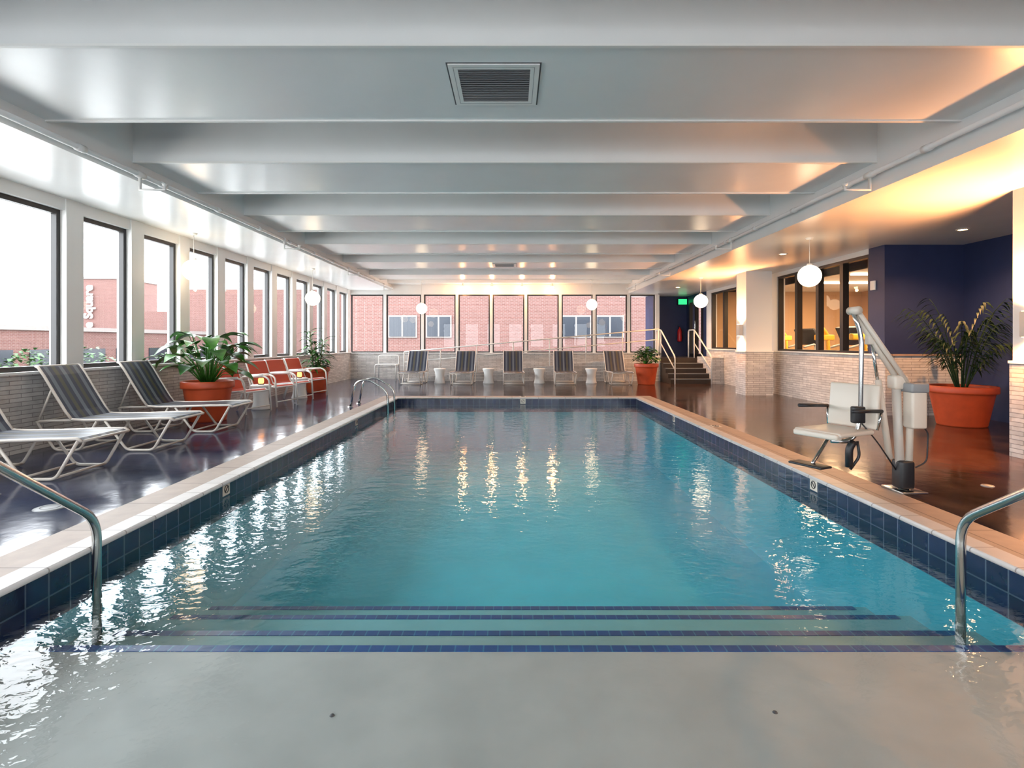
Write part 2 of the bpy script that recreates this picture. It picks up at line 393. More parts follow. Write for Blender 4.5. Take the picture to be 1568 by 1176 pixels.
def pipe(x,z,side,y0,y1,name):
    b=B(); b.tube([(x,y0,z),(x,y1,z)],0.028,'ceil',12)
    y=y0+0.8
    while y<y1:
        b.tube([(x,y,z),(x,y,z+0.0),(x+side*0.10,y,z+0.0)],0.012,'ceil',8)
        b.tube([(x,y-0.05,z),(x,y+0.05,z)],0.038,'ceil',12)
        y+=1.25
    y=y0+1.35
    while y<y1:
        b.tube([(x,y,z),(x,y,z-0.17),(x-side*0.28,y,z-0.17),(x-side*0.28,y,z-0.12)],0.017,'white',8)
        b.lathe((x-side*0.28,y,z-0.13),[(0.0,0.03),(0.03,0.028),(0.018,0.0),(0,0)],'white',12)
        b.tube([(x,y-0.06,z),(x,y+0.06,z)],0.04,'white',12)
        y+=3.9
    b.obj(name)
pipe(-4.22,3.20,-1,-3.0,19.2,'sprinkler_pipe')
pipe(4.06,3.20,1,-3.0,19.2,'sprinkler_pipe')

# ------------------------------------------------------------------ walls
SILL=0.92; WTOP=3.0
b=B()
b.box(XL-0.25,XL,YB-0.25,YF+0.25,0,SILL,'stone')
b.box(XL-0.25,XL,YB-0.25,YF+0.25,WTOP,3.15,'white')
b.obj('wall_left')
b=B(); b.box(XL-0.02,XL+0.04,YB,YF,SILL,SILL+0.03,'white'); b.obj('trim_1')
per=1.195; p0=6.97; pw=0.28; piers=[]
k=-9
while True:
    y=p0+k*per
    if y>YF-0.3: break
    if y>YB: piers.append(y)
    k+=1
b=B()
for y in piers: b.box(XL-0.2,XL+0.02,y,y+pw,SILL+0.03,3.15,'white')
b.obj('wall_left_piers')
wn=1
def window_y(y0,y1,x,z0,z1,th=0.06,dep=0.07,glass='glass',frame='frame'):
    global wn
    b=B()
    b.box(x,x+dep,y0,y0+th,z0,z1,frame); b.box(x,x+dep,y1-th,y1,z0,z1,frame)
    b.box(x,x+dep,y0+th,y1-th,z0,z0+th,frame); b.box(x,x+dep,y0+th,y1-th,z1-th,z1,frame)
    g=x+dep*0.5
    b.add([(g,y0+th,z0+th),(g,y1-th,z0+th),(g,y1-th,z1-th),(g,y0+th,z1-th)],[(0,1,2,3)],glass)
    b.obj('window_%d'%wn); wn+=1
def window_x(x0,x1,y,z0,z1,th=0.06,dep=0.07):
    global wn
    b=B()
    b.box(x0,x0+th,y,y+dep,z0,z1,'frame'); b.box(x1-th,x1,y,y+dep,z0,z1,'frame')
    b.box(x0+th,x1-th,y,y+dep,z0,z0+th,'frame'); b.box(x0+th,x1-th,y,y+dep,z1-th,z1,'frame')
    g=y+dep*0.5
    b.add([(x0+th,g,z0+th),(x1-th,g,z0+th),(x1-th,g,z1-th),(x0+th,g,z1-th)],[(0,1,2,3)],'glass')
    b.obj('window_%d'%wn); wn+=1
prev=YB
for y in piers+[YF]:
    if y-prev>0.4: window_y(prev,y,XL-0.13,SILL+0.03,WTOP)
    prev=y+pw
muls=[-5.75,-4.53,-3.19,-1.96,-0.74,0.49,1.72,2.93,4.16,5.1]
b=B(); b.box(XL-0.2,4.94,YF,YF+0.25,0,0.90,'stone'); b.box(XL-0.2,5.2,YF,YF+0.25,WTOP,4.0,'white')
b.box(5.1,5.25,YF+0.25,20.5,0.78,4.0,'navy'); b.box(5.1,5.25,YF,YF+0.25,0.9,WTOP,'white')
for x in muls[1:-1]: b.box(x-0.05,x+0.05,YF,YF+0.18,0.93,WTOP,'white')
b.obj('wall_far')
b=B(); b.box(XL,5.1,YF-0.04,YF+0.02,0.90,0.93,'white'); b.obj('trim_2')
for i in range(len(muls)-1):
    a=muls[i]+(0.05 if i else 0); c=muls[i+1]-(0.05 if i<len(muls)-2 else 0)
    window_x(a,c,YF+0.05,0.93,WTOP,0.045)
# unseen wall behind the camera; windows added to light the near area
BS,BT=0.9,2.8
b=B(); b.box(XL-0.2,XR+0.2,YB-0.25,YB,0,BS,'stone'); b.box(XL-0.2,XR+0.2,YB-0.25,YB,BT,4.0,'white')
bx=[XL+i*1.375*1.25 for i in range(9)]
for x in bx: b.box(x-0.30,x+0.30,YB-0.2,YB,BS,BT,'white')
b.obj('wall_back')
for i in range(8): window_x(bx[i]+0.30,min(bx[i+1],XR)-0.30,YB-0.13,BS,BT)
RX=6.6; ST=1.06
b=B()
def seg(y0,y1,z0,z1,m): b.box(RX,RX+0.2,y0,y1,z0,z1,m)
seg(9.6,10.03,ST,3.03,'navy'); seg(9.6,18.4,0,ST,'stone'); 
seg(13.5,15.95,ST,3.03,'white'); seg(17.97,18.4,ST,3.03,'white')
seg(10.03,13.5,2.93,3.03,'white'); seg(15.95,17.97,2.93,3.03,'white')
seg(18.4,18.7,0,3.03,'navy'); seg(18.7,20.1,2.85,3.03,'navy'); seg(20.1,20.5,0,3.03,'navy'); seg(18.7,20.1,0,0.77,'navy')
b.obj('wall_right')
b=B(); b.box(RX+0.2,XR,9.6,9.8,ST,3.03,'navy'); b.box(RX,XR,9.585,9.6,0,ST,'stone'); b.box(RX+0.2,XR,9.6,9.8,0,ST,'stone'); b.obj('wall_alcove')
b=B(); b.box(XR,XR+0.2,YB-0.2,9.8,0,3.03,'navy'); b.obj('wall_right_near')
b=B(); b.box(5.1,RX+0.2,20.5,20.7,0,3.03,'navy'); b.obj('wall_landing')
def gymwin(y0,y1,n):
    for i in range(n):
        a=y0+(y1-y0)*i/n; c=y0+(y1-y0)*(i+1)/n
        window_y(a,c,RX+0.02,ST+0.02,2.93,0.055,0.12)
gymwin(10.03,13.5,4); gymwin(15.95,17.97,2)
b=B(); b.box(RX-0.04,RX,9.6,18.4,ST-0.0,ST+0.03,'white'); b.box(RX-0.04,XR,9.56,9.585,ST,ST+0.03,'coping'); b.obj('trim_3')
def column(y0,y1):
    b=B(); b.box(5.7,6.33,y0,y1,ST,3.03,'white'); b.box(5.68,6.35,y0-0.02,y1+0.02,0,ST,'stone')
    b.box(5.67,6.36,y0-0.03,y1+0.03,ST,ST+0.03,'white'); b.obj('column')
column(13.2,13.75); column(5.6,6.17); column(-2.0,-1.43)
def sconce(x,y,z,pw_):
    b=B(); b.box(x-0.10,x,y-0.09,y+0.09,z-0.14,z+0.14,'cream',0.01)
    b.box(x-0.085,x-0.015,y-0.075,y+0.075,z+0.141,z+0.146,'lampo'); b.box(x-0.085,x-0.015,y-0.075,y+0.075,z-0.146,z-0.141,'lampo')
    o=b.obj('wall_sconce')
    for sgn,pp in ((1,pw_),(-1,pw_*0.3)):
        l=bpy.data.lights.new('sconce_lamp','SPOT'); l.energy=pp; l.color=(1,0.40,0.14); l.spot_size=2.8; l.spot_blend=0.9; l.shadow_soft_size=0.06
        lo=bpy.data.objects.new('sconce_lamp',l); lo.location=(x-0.06,y,z+sgn*0.2); 
        lo.rotation_euler=(math.pi if sgn>0 else 0,0,0); scene.collection.objects.link(lo)
        lo.parent=o
sconce(5.7,13.45,1.60,560); sconce(5.7,5.9,1.5,800)
for (x,y) in ((5.3,10.6),(7.2,4.6),(5.2,17.0),(6.9,8.3),(5.2,1.5)):
    b=B(); b.lathe((x,y,3.03),[(0,-0.004),(0.06,-0.004)],'bulb',20); b.lathe((x,y,3.03),[(0.06,-0.003),(0.065,-0.012),(0.085,-0.008),(0.09,0)],'white',20)
    o=b.obj('recessed_downlight')
    l=bpy.data.lights.new('downlight_lamp','SPOT'); l.energy=380; l.color=(1,0.48,0.20); l.spot_size=2.5; l.spot_blend=0.8; l.shadow_soft_size=0.06
    lo=bpy.data.objects.new('downlight_lamp',l); lo.location=(x,y,3.0); scene.collection.objects.link(lo); lo.parent=o

# ------------------------------------------------------------------ gym behind glass
b=B(); b.box(RX+0.2,12.0,9.8,18.6,-0.1,0.0,'dgrey'); b.obj('gym_floor')
b=B(); b.box(12.0,12.2,9.6,18.8,0,3.2,'gymwall'); b.box(RX+0.2,12.2,18.6,18.8,0,3.2,'gymwall'); b.box(XR+0.2,12.2,9.6,9.8,0,3.2,'gymwall'); b.obj('wall_gym')
b=B(); b.box(RX+0.2,12.2,9.6,18.8,3.03,3.2,'ceil'); b.obj('ceiling_gym')
b=B()
for y in (11.6,13.6,15.6): b.box(8.6,10.6,y,y+0.18,3.0,3.03,'globe')
b.obj('gym_ceiling_light')
for y in (12.0,15.5):
    l=bpy.data.lights.new('gym_lamp','AREA'); l.energy=340; l.color=(1,0.62,0.32); l.size=1.6
    lo=bpy.data.objects.new('gym_lamp',l); lo.location=(9.2,y,2.95); scene.collection.objects.link(lo)
b=B(); b.box(11.93,11.99,15.2,16.4,1.0,2.6,'frame'); b.box(11.91,11.93,15.27,16.33,1.07,2.53,'globe'); b.obj('gym_window_glow')  # glowing panel stands for a bright window at the back of the gym
def machine(x,y,r):
    b=B()
    b.box(-0.9,0.9,-0.35,0.35,0.0,0.16,'black',0.03)
    b.tube([(0.8,-0.3,0.1),(0.95,-0.3,1.25),(0.5,-0.3,1.15)],0.03,'grey',8,fillet=0.1)
    b.tube([(0.8,0.3,0.1),(0.95,0.3,1.25),(0.5,0.3,1.15)],0.03,'grey',8,fillet=0.1)
    b.X=Matrix.Translation((0.95,0,1.45))@Matrix.Rotation(-0.5,4,'Y'); b.box(-0.04,0.04,-0.38,0.38,-0.25,0.3,'black',0.02); b.X=Matrix.Identity(4)
    b.tube([(0.2,0,0.16),(0.1,0,1.5),(-0.1,0,1.7)],0.05,'yellow',10,fillet=0.1)
    b.box(-0.3,0.3,-0.06,0.06,1.35,1.5,'yellow',0.03)
    return b.obj('treadmill',(x,y,0),r)
machine(8.0,11.0,0.3); machine(8.1,12.6,0.3); machine(8.3,14.4,0.3); machine(8.3,16.6,0.3)

# ------------------------------------------------------------------ ramp, stairs, landing
b=B()
LZ=0.77
b.box(4.95,RX-0.005,18.3,20.495,0,LZ,'steps')
for i in range(4):
    z=LZ*(i+1)/5; b.box(4.95,6.25,16.9+0.28*i,18.3,z-LZ/5,z,'steps')
    b.box(4.95,6.25,16.9+0.28*i-0.012,16.9+0.28*i+0.03,z-0.015,z+0.004,'grey')
b.box(6.25,RX-0.005,16.9,18.3,0,LZ+0.05,'stone')
b.obj('stairs')
b=B()
x0,x1,y0,y1=-3.6,4.94,18.05,YF-0.02
vs=[(x0,y0,0),(x1,y0,0),(x1,y0,LZ+0.08),(x0,y0,0.08),(x0,y0+0.12,0),(x1,y0+0.12,0),(x1,y0+0.12,LZ+0.08),(x0,y0+0.12,0.08)]
b.add(vs,[(0,1,2,3),(7,6,5,4),(3,2,6,7),(0,3,7,4),(1,5,6,2)],'stone')
vs=[(x0,y0+0.12,0),(x1,y0+0.12,0),(x1,y0+0.12,LZ),(x0,y0+0.12,0.01),(x0,y1,0),(x1,y1,0),(x1,y1,LZ),(x0,y1,0.01)]
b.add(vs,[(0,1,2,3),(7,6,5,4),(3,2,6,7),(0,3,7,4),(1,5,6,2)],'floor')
b.obj('access_ramp')
def rail_line(pts,name,posts,h1=0.9,h2=0.55,r=0.02):
    b=B(); A=[Vector(p) for p in pts]
    b.tube([tuple(p+Vector((0,0,h1))) for p in A],r,'tube',8); b.tube([tuple(p+Vector((0,0,h2))) for p in A],r*0.8,'tube',8)
    for t_ in posts:
        p=A[0].lerp(A[-1],t_); b.tube([tuple(p),tuple(p+Vector((0,0,h1)))],r,'tube',8)
    b.obj(name)
rail_line([(-3.6,18.1,0.08),(4.9,18.1,LZ+0.07)],'ramp_handrail',[i/7 for i in range(8)])
b=B()
for x in (5.02,6.15):
    b.tube([(x,16.7,0.0),(x,16.7,0.85),(x,18.3,LZ+0.95),(x,18.9,LZ+0.95),(x,18.9,LZ)],0.022,'tube',10,fillet=0.12)
    b.tube([(x,16.7,0.45),(x,18.3,LZ+0.5)],0.018,'tube',8)
    b.tube([(x,18.3,LZ),(x,18.3,LZ+0.93)],0.02,'tube',8)
b.obj('stair_handrail')
b=B()
b.tube([(-4.6,18.7,0),(-4.6,18.7,0.85),(-3.9,18.7,0.85),(-3.9,18.7,0)],0.02,'tube',8,fillet=0.08); b.tube([(-4.6,18.7,0.45),(-3.9,18.7,0.45)],0.015,'tube',8)
b.tube([(-4.6,18.2,0),(-4.6,18.2,0.55),(-3.9,18.2,0.55),(-3.9,18.2,0)],0.02,'tube',8,fillet=0.08); b.tube([(-4.6,18.2,0.53),(-4.6,18.7,0.53)],0.015,'tube',8); b.tube([(-3.9,18.2,0.53),(-3.9,18.7,0.53)],0.015,'tube',8)
b.sheet([(-4.58,0.55),(-3.92,0.55)],18.2,18.7,0.01,'white')
b.obj('folding_metal_chair')
b=B(); x=RX-0.01
b.box(x-0.04,x+0.08,18.7,18.8,LZ,2.85,'frame'); b.box(x-0.04,x+0.08,20.0,20.1,LZ,2.85,'frame'); b.box(x-0.04,x+0.08,18.8,20.0,2.75,2.85,'frame'); b.box(x-0.04,x+0.08,18.8,20.0,LZ,LZ+0.12,'frame')
b.box(x-0.04,x+0.08,19.36,19.44,LZ+0.12,2.75,'frame')
b.add([(x+0.02,18.8,LZ+0.12),(x+0.02,20.0,LZ+0.12),(x+0.02,20.0,2.75),(x+0.02,18.8,2.75)],[(0,1,2,3)],'glass')
b.tube([(x-0.09,19.3,LZ+0.8),(x-0.09,19.3,LZ+1.3)],0.015,'chrome',8)
b.obj('door_1')
b=B(); b.box(RX-0.35,RX-0.05,20.3,20.36,2.72,2.92,'exit'); b.box(RX-0.37,RX-0.03,20.36,20.5,2.70,2.94,'frame'); b.obj('exit_sign')
b=B(); c=(6.3,20.38,LZ+0.55)
b.lathe(c,[(0,0),(0.075,0.01),(0.08,0.05),(0.08,0.38),(0.06,0.46),(0.025,0.5),(0.025,0.55),(0,0.55)],'extred',20)
b.tube([(c[0],c[1],c[2]+0.55),(c[0]-0.08,c[1]-0.03,c[2]+0.58)],0.012,'black',8); b.tube([(c[0]+0.02,c[1],c[2]+0.53),(c[0]+0.12,c[1]-0.02,c[2]+0.4),(c[0]+0.10,c[1]-0.02,c[2]+0.1)],0.012,'black',8,fillet=0.05)
b.box(c[0]-0.03,c[0]+0.03,20.44,20.5,c[2]+0.1,c[2]+0.4,'grey'); b.obj('fire_extinguisher')
b=B(); b.box(RX-0.03,RX,9.82,9.95,2.25,2.42,'white',0.008); b.obj('thermostat')
b=B(); b.box(XR-0.012,XR,8.52,8.62,1.0,1.12,'white',0.003); b.box(XR-0.016,XR-0.012,8.55,8.59,1.02,1.05,'grey'); b.box(XR-0.016,XR-0.012,8.55,8.59,1.07,1.10,'grey'); b.obj('power_outlet')

# ------------------------------------------------------------------ furniture
def lounger():
    b=B(); W=0.31
    seat=[(1.22,0.37),(1.17,0.395),(0.9,0.39),(0.5,0.375),(0.15,0.37),(0.0,0.38)]
    back=[(0.0,0.38),(-0.07,0.47),(-0.2,0.68),(-0.33,0.90),(-0.40,1.0),(-0.43,1.015)]
    n=11
    for i in range(n):
        y0=-W+0.01+i*(2*W-0.02)/n; y1=y0+(2*W-0.02)/n
        k=('slingA','slingB','slingA','slingC')[i%4]
        for pr in (seat,back): b.sheet(pr,y0,y1,0.006,k)
    for y in (-W,W):
        b.tube([(p[0],y,p[1]) for p in seat],0.016,'beige',10)
        b.tube([(p[0],y,p[1]) for p in back],0.016,'beige',10)
        b.tube([(1.18,y,0.375),(0.97,y,0.016),(0.66,y,0.016),(0.40,y,0.36)],0.015,'beige',10,fillet=0.06)
        b.tube([(0.30,y,0.36),(0.10,y,0.016),(-0.20,y,0.016),(-0.42,y,0.36),(0.0,y,0.37)],0.015,'beige',10,fillet=0.06)
        b.tube([(-0.40,y,0.35),(-0.24,y,0.73)],0.012,'beige',8)
    for (x,z) in ((1.21,0.37),(0.97,0.03),(0.66,0.03),(0.1,0.03),(-0.2,0.03),(-0.42,0.35),(-0.42,1.01),(0.0,0.365)):
        b.tube([(x,-W,z),(x,W,z)],0.013,'beige',8)
    return b
L=lounger().obj('chaise_lounge',(-5.24,6.76,0),0)
inst(L,'chaise_lounge.001',(-5.24,8.10,0)); inst(L,'chaise_lounge.002',(-5.24,5.38,0))
i=3
for x in (-3.08,-1.52,0.04,1.67,3.33):
    inst(L,'chaise_lounge.%03d'%i,(x,17.45,0),-math.pi/2+random.uniform(-0.05,0.05)); i+=1
def redchair():
    b=B(); W=0.29
    prof=[(0.34,0.40),(0.30,0.43),(0.1,0.41),(-0.12,0.39),(-0.18,0.43),(-0.25,0.60),(-0.32,0.80),(-0.36,0.90),(-0.39,0.91)]
    b.sheet(prof,-W+0.01,W-0.01,0.012,'red')
    for y in (-W,W):
        b.tube([(p[0],y,p[1]) for p in prof],0.016,'tube',10)
        yo=y*1.12
        b.tube([(-0.36,yo,0.016),(-0.20,yo,0.40),(-0.28,yo,0.63),(0.24,yo,0.66),(0.36,yo,0.60),(0.40,yo,0.016)],0.017,'tube',10,fillet=0.08)
        b.tube([(-0.2,yo,0.635),(0.22,yo,0.66)],0.026,'tube',10)
        b.tube([(0.2,y,0.42),(0.38,yo,0.40)],0.012,'tube',8); b.tube([(-0.15,y,0.42),(-0.21,yo,0.42)],0.012,'tube',8)
    for (x,z) in ((0.34,0.40),(-0.38,0.90),(-0.14,0.38)): b.tube([(x,-W,z),(x,W,z)],0.014,'tube',8)
    b.tube([(0.39,-W*1.12,0.12),(0.39,W*1.12,0.12)],0.012,'tube',8)
    return b
R=redchair().obj('red_patio_armchair',(-5.0,9.98,0),-0.25)
inst(R,'red_patio_armchair.001',(-4.95,11.12,0),-0.25); inst(R,'red_patio_armchair.002',(-4.95,12.0,0),-0.25); inst(R,'red_patio_armchair.003',(-5.0,13.1,0),-0.2)
def drum():
    b=B(); b.lathe((0,0,0),[(0,0.0),(0.17,0.0),(0.175,0.02),(0.15,0.10),(0.135,0.22),(0.15,0.36),(0.185,0.44),(0.19,0.46),(0.18,0.475),(0,0.475)],'white',28); return b
D=drum().obj('drum_side_table',(-2.28,17.1,0))
for j,(x,y) in enumerate(((-0.74,17.1),(0.86,17.1),(2.5,17.1),(-4.88,10.54),(-4.92,12.55))): inst(D,'drum_side_table.%03d'%(j+1),(x,y,0))
def glow_prop():  # lantern-shaped glow added to imitate warm reflections by the tables
    b=B(); b.lathe((0,0,0),[(0,0),(0.055,0),(0.06,0.012),(0.05,0.02)],'dgrey',20)
    b.lathe((0,0,0),[(0.0,0.02),(0.040,0.022),(0.052,0.05),(0.052,0.10),(0.040,0.135),(0.0,0.137)],'warmglow',20)
    b.lathe((0,0,0),[(0.042,0.132),(0.045,0.145),(0.02,0.165),(0,0.168)],'dgrey',20)
    b.tube([(-0.05,0,0.13),(-0.045,0,0.20),(0.045,0,0.20),(0.05,0,0.13)],0.004,'dgrey',6,fillet=0.03)
    return b
LT=glow_prop().obj('reflection_glow',(-4.88,10.54,0.475)); inst(LT,'reflection_glow.001',(-4.92,12.55,0.475))
def pot(b,R_,H):
    b.lathe((0,0,0),[(0,0.0),(R_*0.68,0.0),(R_*0.70,0.02),(R_*0.90,H*0.80),(R_*0.91,H*0.82),(R_*0.99,H*0.83),(R_,H*0.86),(R_,H*0.98),(R_*0.98,H),(R_*0.90,H),(R_*0.88,H*0.97),(R_*0.86,H*0.88)],'terra',40)
    b.lathe((0,0,0),[(R_*0.86,H*0.88),(R_*0.4,H*0.92),(0,H*0.93)],'soil',40)
def plant_broad(R_,H,top,spread,n,name,loc,lm='leaf',lw=0.16,seed=1):
    random.seed(seed)
    b=B(); pot(b,R_,H)
    for i in range(n):
        az=i*2.399+random.uniform(-.3,.3); u=(i+0.5)/n
        el=math.radians(84-62*u+random.uniform(-8,8))
        Ls=(top-H)*random.uniform(0.5,0.9)
        base=Vector((0.05*math.cos(az),0.05*math.sin(az),H*0.9))
        tip=base+Vector((math.cos(az)*math.cos(el)*Ls*spread,math.sin(az)*math.cos(el)*Ls*spread,max(0.12,math.sin(el)*Ls)))
        mid=(base+tip)/2+Vector((0,0,0.08))
        b.tube([tuple(base),tuple(mid),tuple(tip)],[0.009,0.007,0.005],lm,6)
        b.leaf(tip,az,random.uniform(0.28,0.42)*(1.0),lw*random.uniform(0.85,1.25),0.10*random.uniform(0,2.2),0.20,lm if i%4 else 'leaf2',fold=0.30,power=0.75)
    b.clamp(xmin=-5.68-loc[0])
    return b.obj(name,loc)
plant_broad(0.40,0.66,1.66,0.75,56,'potted_peace_lily',(-5.05,9.0,0),'leaf',0.22,3)
def plant_drac(R_,H,top,name,loc,seed):
    random.seed(seed); b=B(); pot(b,R_,H)
    for s_ in range(6):
        a=s_*1.05; x=0.12*math.cos(a); y=0.12*math.sin(a); h=H+(top-H)*random.uniform(0.25,0.85)
        b.tube([(x*0.6,y*0.6,H*0.88),(x*1.4,y*1.4,h)],[0.014,0.01],'stem',6)
        for j in range(22):
            az=j*2.399; zz_=h-0.02*j*1.4
            b.leaf((x*1.4,y*1.4,max(zz_,H)),az,random.uniform(0.26,0.42),0.08,random.uniform(0.12,0.36)*(1-j/30),0.22,'leaf2' if j%3 else 'leaf',n=7,fold=0.3)
    b.clamp(xmin=-5.68-loc[0])
    return b.obj(name,loc)
plant_drac(0.33,0.66,1.75,'potted_dracaena',(-5.05,14.0,0),5)
def plant_bush(R_,H,top,name,loc,seed):
    random.seed(seed); b=B(); pot(b,R_,H)
    for j in range(190):
        az=random.uniform(0,6.28); u=random.random(); el=random.uniform(0.2,1.5); rr=(top-H)*0.85*random.uniform(0.5,1)
        p=(math.cos(az)*math.cos(el)*rr*0.75,math.sin(az)*math.cos(el)*rr*0.75,H+math.sin(el)*rr)
        if j%3==0: b.tube([(0,0,H*0.9),p],0.005,'stem',5)
        b.leaf(p,az+random.uniform(-.6,.6),random.uniform(0.12,0.2),0.09,random.uniform(-0.02,0.12),0.08,'leaf2' if j%2 else 'leaf',n=5)
    return b.obj(name,loc)
plant_bush(0.37,0.64,1.27,'potted_bush',(4.15,16.75,0),9)
random.seed(11)
b=B(); pot(b,0.455,0.62)
for i in range(22):
    az=i*2.399+random.uniform(-0.2,0.2); el=random.uniform(0.95,1.45); Ls=random.uniform(1.3,2.0)
    base=Vector((0.06*math.cos(az),0.06*math.sin(az),0.55)); d=Vector((math.cos(az),math.sin(az),0)); q=Vector((-math.sin(az),math.cos(az),0))
    pts=[]
    for j in range(15):
        t_=j/14; pts.append(base+d*(Ls*math.cos(el)*0.7*t_+0.16*t_*t_)+Vector((0,0,Ls*math.sin(el)*t_-0.42*t_**3)))
    b.tube([tuple(p) for p in pts],[0.010,0.003],'leafp',6)
    for j in range(4,15):
        for sd in (-1,1):
            a2=az+sd*(0.95-0.05*j); b.leaf(pts[j],a2,random.uniform(0.28,0.38)*(1.15-0.04*j),0.034,random.uniform(0.05,0.14),0.20,'leafp',n=5,fold=0.1)
b.clamp(xmax=7.93-7.05,ymax=9.5-8.5)
b.obj('potted_palm',(7.05,8.5,0))

# ------------------------------------------------------------------ pendants
def pendant(name,x,y,z,top,r_=0.18):
    b=B(); b.sphere((x,y,z),r_,'globe',28); b.tube([(x,y,z+r_-0.01),(x,y,top)],0.006,'tube',6)
    b.lathe((x,y,z+r_-0.015),[(0.045,0),(0.04,0.04),(0,0.045)],'white',16); b.lathe((x,y,top),[(0,-0.03),(0.05,-0.025),(0.06,0)],'white',16)
    b.obj(name)
P=[(-5.4,9.2,2.52,3.15),(-5.0,13.6,2.40,3.15),(-3.0,18.0,2.42,3.35),(4.94,9.0,2.40,3.03),(5.05,14.5,2.40,3.03),(2.65,18.0,2.55,3.35),(-5.1,4.6,2.45,3.15),(4.95,3.9,2.4,3.03)]
for j,p in enumerate(P): pendant('globe_pendant_lamp' if j==0 else 'globe_pendant_lamp.%03d'%j,*p)
for x in (-1.72,-0.70,0.35,1.40):
    b=B(); b.tube([(x,18.9,3.35),(x,18.9,3.29)],0.02,'white',10)
    b.lathe((x,18.85,3.23),[(0,0.06),(0.05,0.055),(0.055,-0.02),(0.05,-0.03)],'white',20)
    b.sphere((x,18.85,3.21),0.06,'bulb',14)
    o=b.obj('ceiling_spotlight')
    l=bpy.data.lights.new('spot_lamp','POINT'); l.energy=30; l.color=(1,0.42,0.16); l.shadow_soft_size=0.05
    lo=bpy.data.objects.new('spot_lamp',l); lo.location=(x,18.8,3.1); scene.collection.objects.link(lo); lo.parent=o

# ------------------------------------------------------------------ pool rails
b=B(); b.tube([(-2.42,3.16,-0.5),(-2.42,3.16,0.27),(-2.42,2.3,0.90),(-2.42,1.3,0.92),(-2.42,0.55,0.88),(-2.42,0.55,0.03)],0.024,'chrome',16,fillet=0.12)
b.lathe((-2.42,0.55,0.03),[(0.06,0),(0.055,0.015),(0.03,0.02)],'chrome',20); b.obj('pool_handrail')
b=B(); b.tube([(2.50,3.02,-0.5),(2.50,3.02,0.31),(2.50,2.2,0.86),(2.50,1.3,0.90),(2.50,0.55,0.88),(2.50,0.55,0.03)],0.024,'chrome',16,fillet=0.12)
b.lathe((2.50,0.55,0.03),[(0.06,0),(0.055,0.015),(0.03,0.02)],'chrome',20); b.obj('pool_handrail.001')
b=B()
for y in (10.9,11.5):
    b.tube([(-3.25,y,0.0),(-3.15,y,0.5),(-2.9,y,0.56),(-2.50,y,0.32),(-2.50,y,-0.9)],0.022,'chrome',14,fillet=0.16)
    b.lathe((-3.25,y,0.0),[(0.055,0),(0.05,0.015),(0.03,0.02)],'chrome',20)
for z in (-0.3,-0.6): b.box(-2.56,-2.45,10.9,11.5,z-0.02,z+0.02,'cream')
b.obj('pool_ladder')
for (x,y,r_) in ((-3.62,4.25,0.11),(-4.4,4.6,0.05),(4.3,4.9,0.05)):
    b=B(); b.lathe((x,y,0),[(0,0.008),(r_*0.85,0.008),(r_,0.003),(r_,0)],'grey',28); b.lathe((x,y,0),[(r_*0.55,0.0095),(r_*0.62,0.0095)],'black',28); b.obj('deck_drain_cover')

# ------------------------------------------------------------------ pool lift
b=B(); Y=4.62
b.box(3.24,3.46,Y-0.12,Y+0.14,0.03,0.05,'chrome',0.004)
b.tube([(3.34,Y,0.04),(3.32,Y,0.30)],0.045,'chrome',16)
b.box(3.27,3.39,Y-0.07,Y+0.06,0.06,0.30,'black',0.02)
b.tube([(3.31,Y,0.15),(3.27,Y,1.0)],0.035,'beige',16)
b.tube([(3.36,Y-0.03,0.25),(3.38,Y-0.03,0.95)],0.028,'cream',14)
b.box(3.31,3.44,Y-0.14,Y-0.02,0.58,0.92,'cream',0.02)
b.box(3.30,3.45,Y-0.15,Y-0.0,0.88,0.96,'grey',0.015)
b.tube([(3.42,Y-0.10,0.60),(3.47,Y-0.1,0.55),(3.46,Y-0.1,0.3),(3.38,Y-0.08,0.25)],0.006,'black',6,fillet=0.05)
b.tube([(3.30,Y,0.96),(2.93,Y+0.04,1.57)],0.024,'cream',14)
b.tube([(3.36,Y-0.04,0.93),(3.13,Y-0.02,1.28),(2.96,Y,1.55)],0.020,'cream',14)
b.tube([(3.24,Y+0.03,0.30),(3.14,Y+0.03,0.98)],0.026,'cream',14)
b.tube([(3.14,Y+0.03,0.95),(3.08,Y+0.03,1.34)],0.013,'chrome',12)
b.box(3.04,3.12,Y,Y+0.06,1.28,1.36,'cream',0.01)
b.box(3.23,3.35,Y-0.05,Y+0.06,0.90,1.02,'cream',0.02)
b.tube([(2.93,Y-0.04,1.57),(2.93,Y+0.08,1.57)],0.035,'cream',16)
b.tube([(2.92,Y+0.02,1.56),(2.98,Y,1.36),(2.97,Y,0.62),(2.90,Y,0.45),(2.72,Y,0.46)],0.019,'chrome',14,fillet=0.12)
T=Matrix.Translation((2.80,Y+0.05,0))@Matrix.Rotation(math.radians(205),4,'Z')
b.X=T
b.box(-0.18,0.27,-0.21,0.21,0.52,0.56,'cream',0.018)
b.box(0.22,0.30,-0.20,0.20,0.50,0.55,'cream',0.018)
b.X=T@Matrix.Translation((-0.20,0,0.56))@Matrix.Rotation(-0.12,4,'Y')
b.box(-0.02,0.02,-0.22,0.22,0.0,0.38,'cream',0.018)
b.X=T
for y in (-0.24,0.24):
    b.tube([(-0.22,y,0.72),(0.16,y,0.74)],0.016,'black',10); b.tube([(-0.22,y,0.72),(-0.20,y*0.9,0.56)],0.012,'chrome',8)
b.tube([(0.10,0,0.50),(0.30,0,0.30),(0.32,0,0.28)],0.014,'chrome',8); b.box(0.28,0.42,-0.15,0.15,0.27,0.29,'black',0.008)
b.X=Matrix.Identity(4)
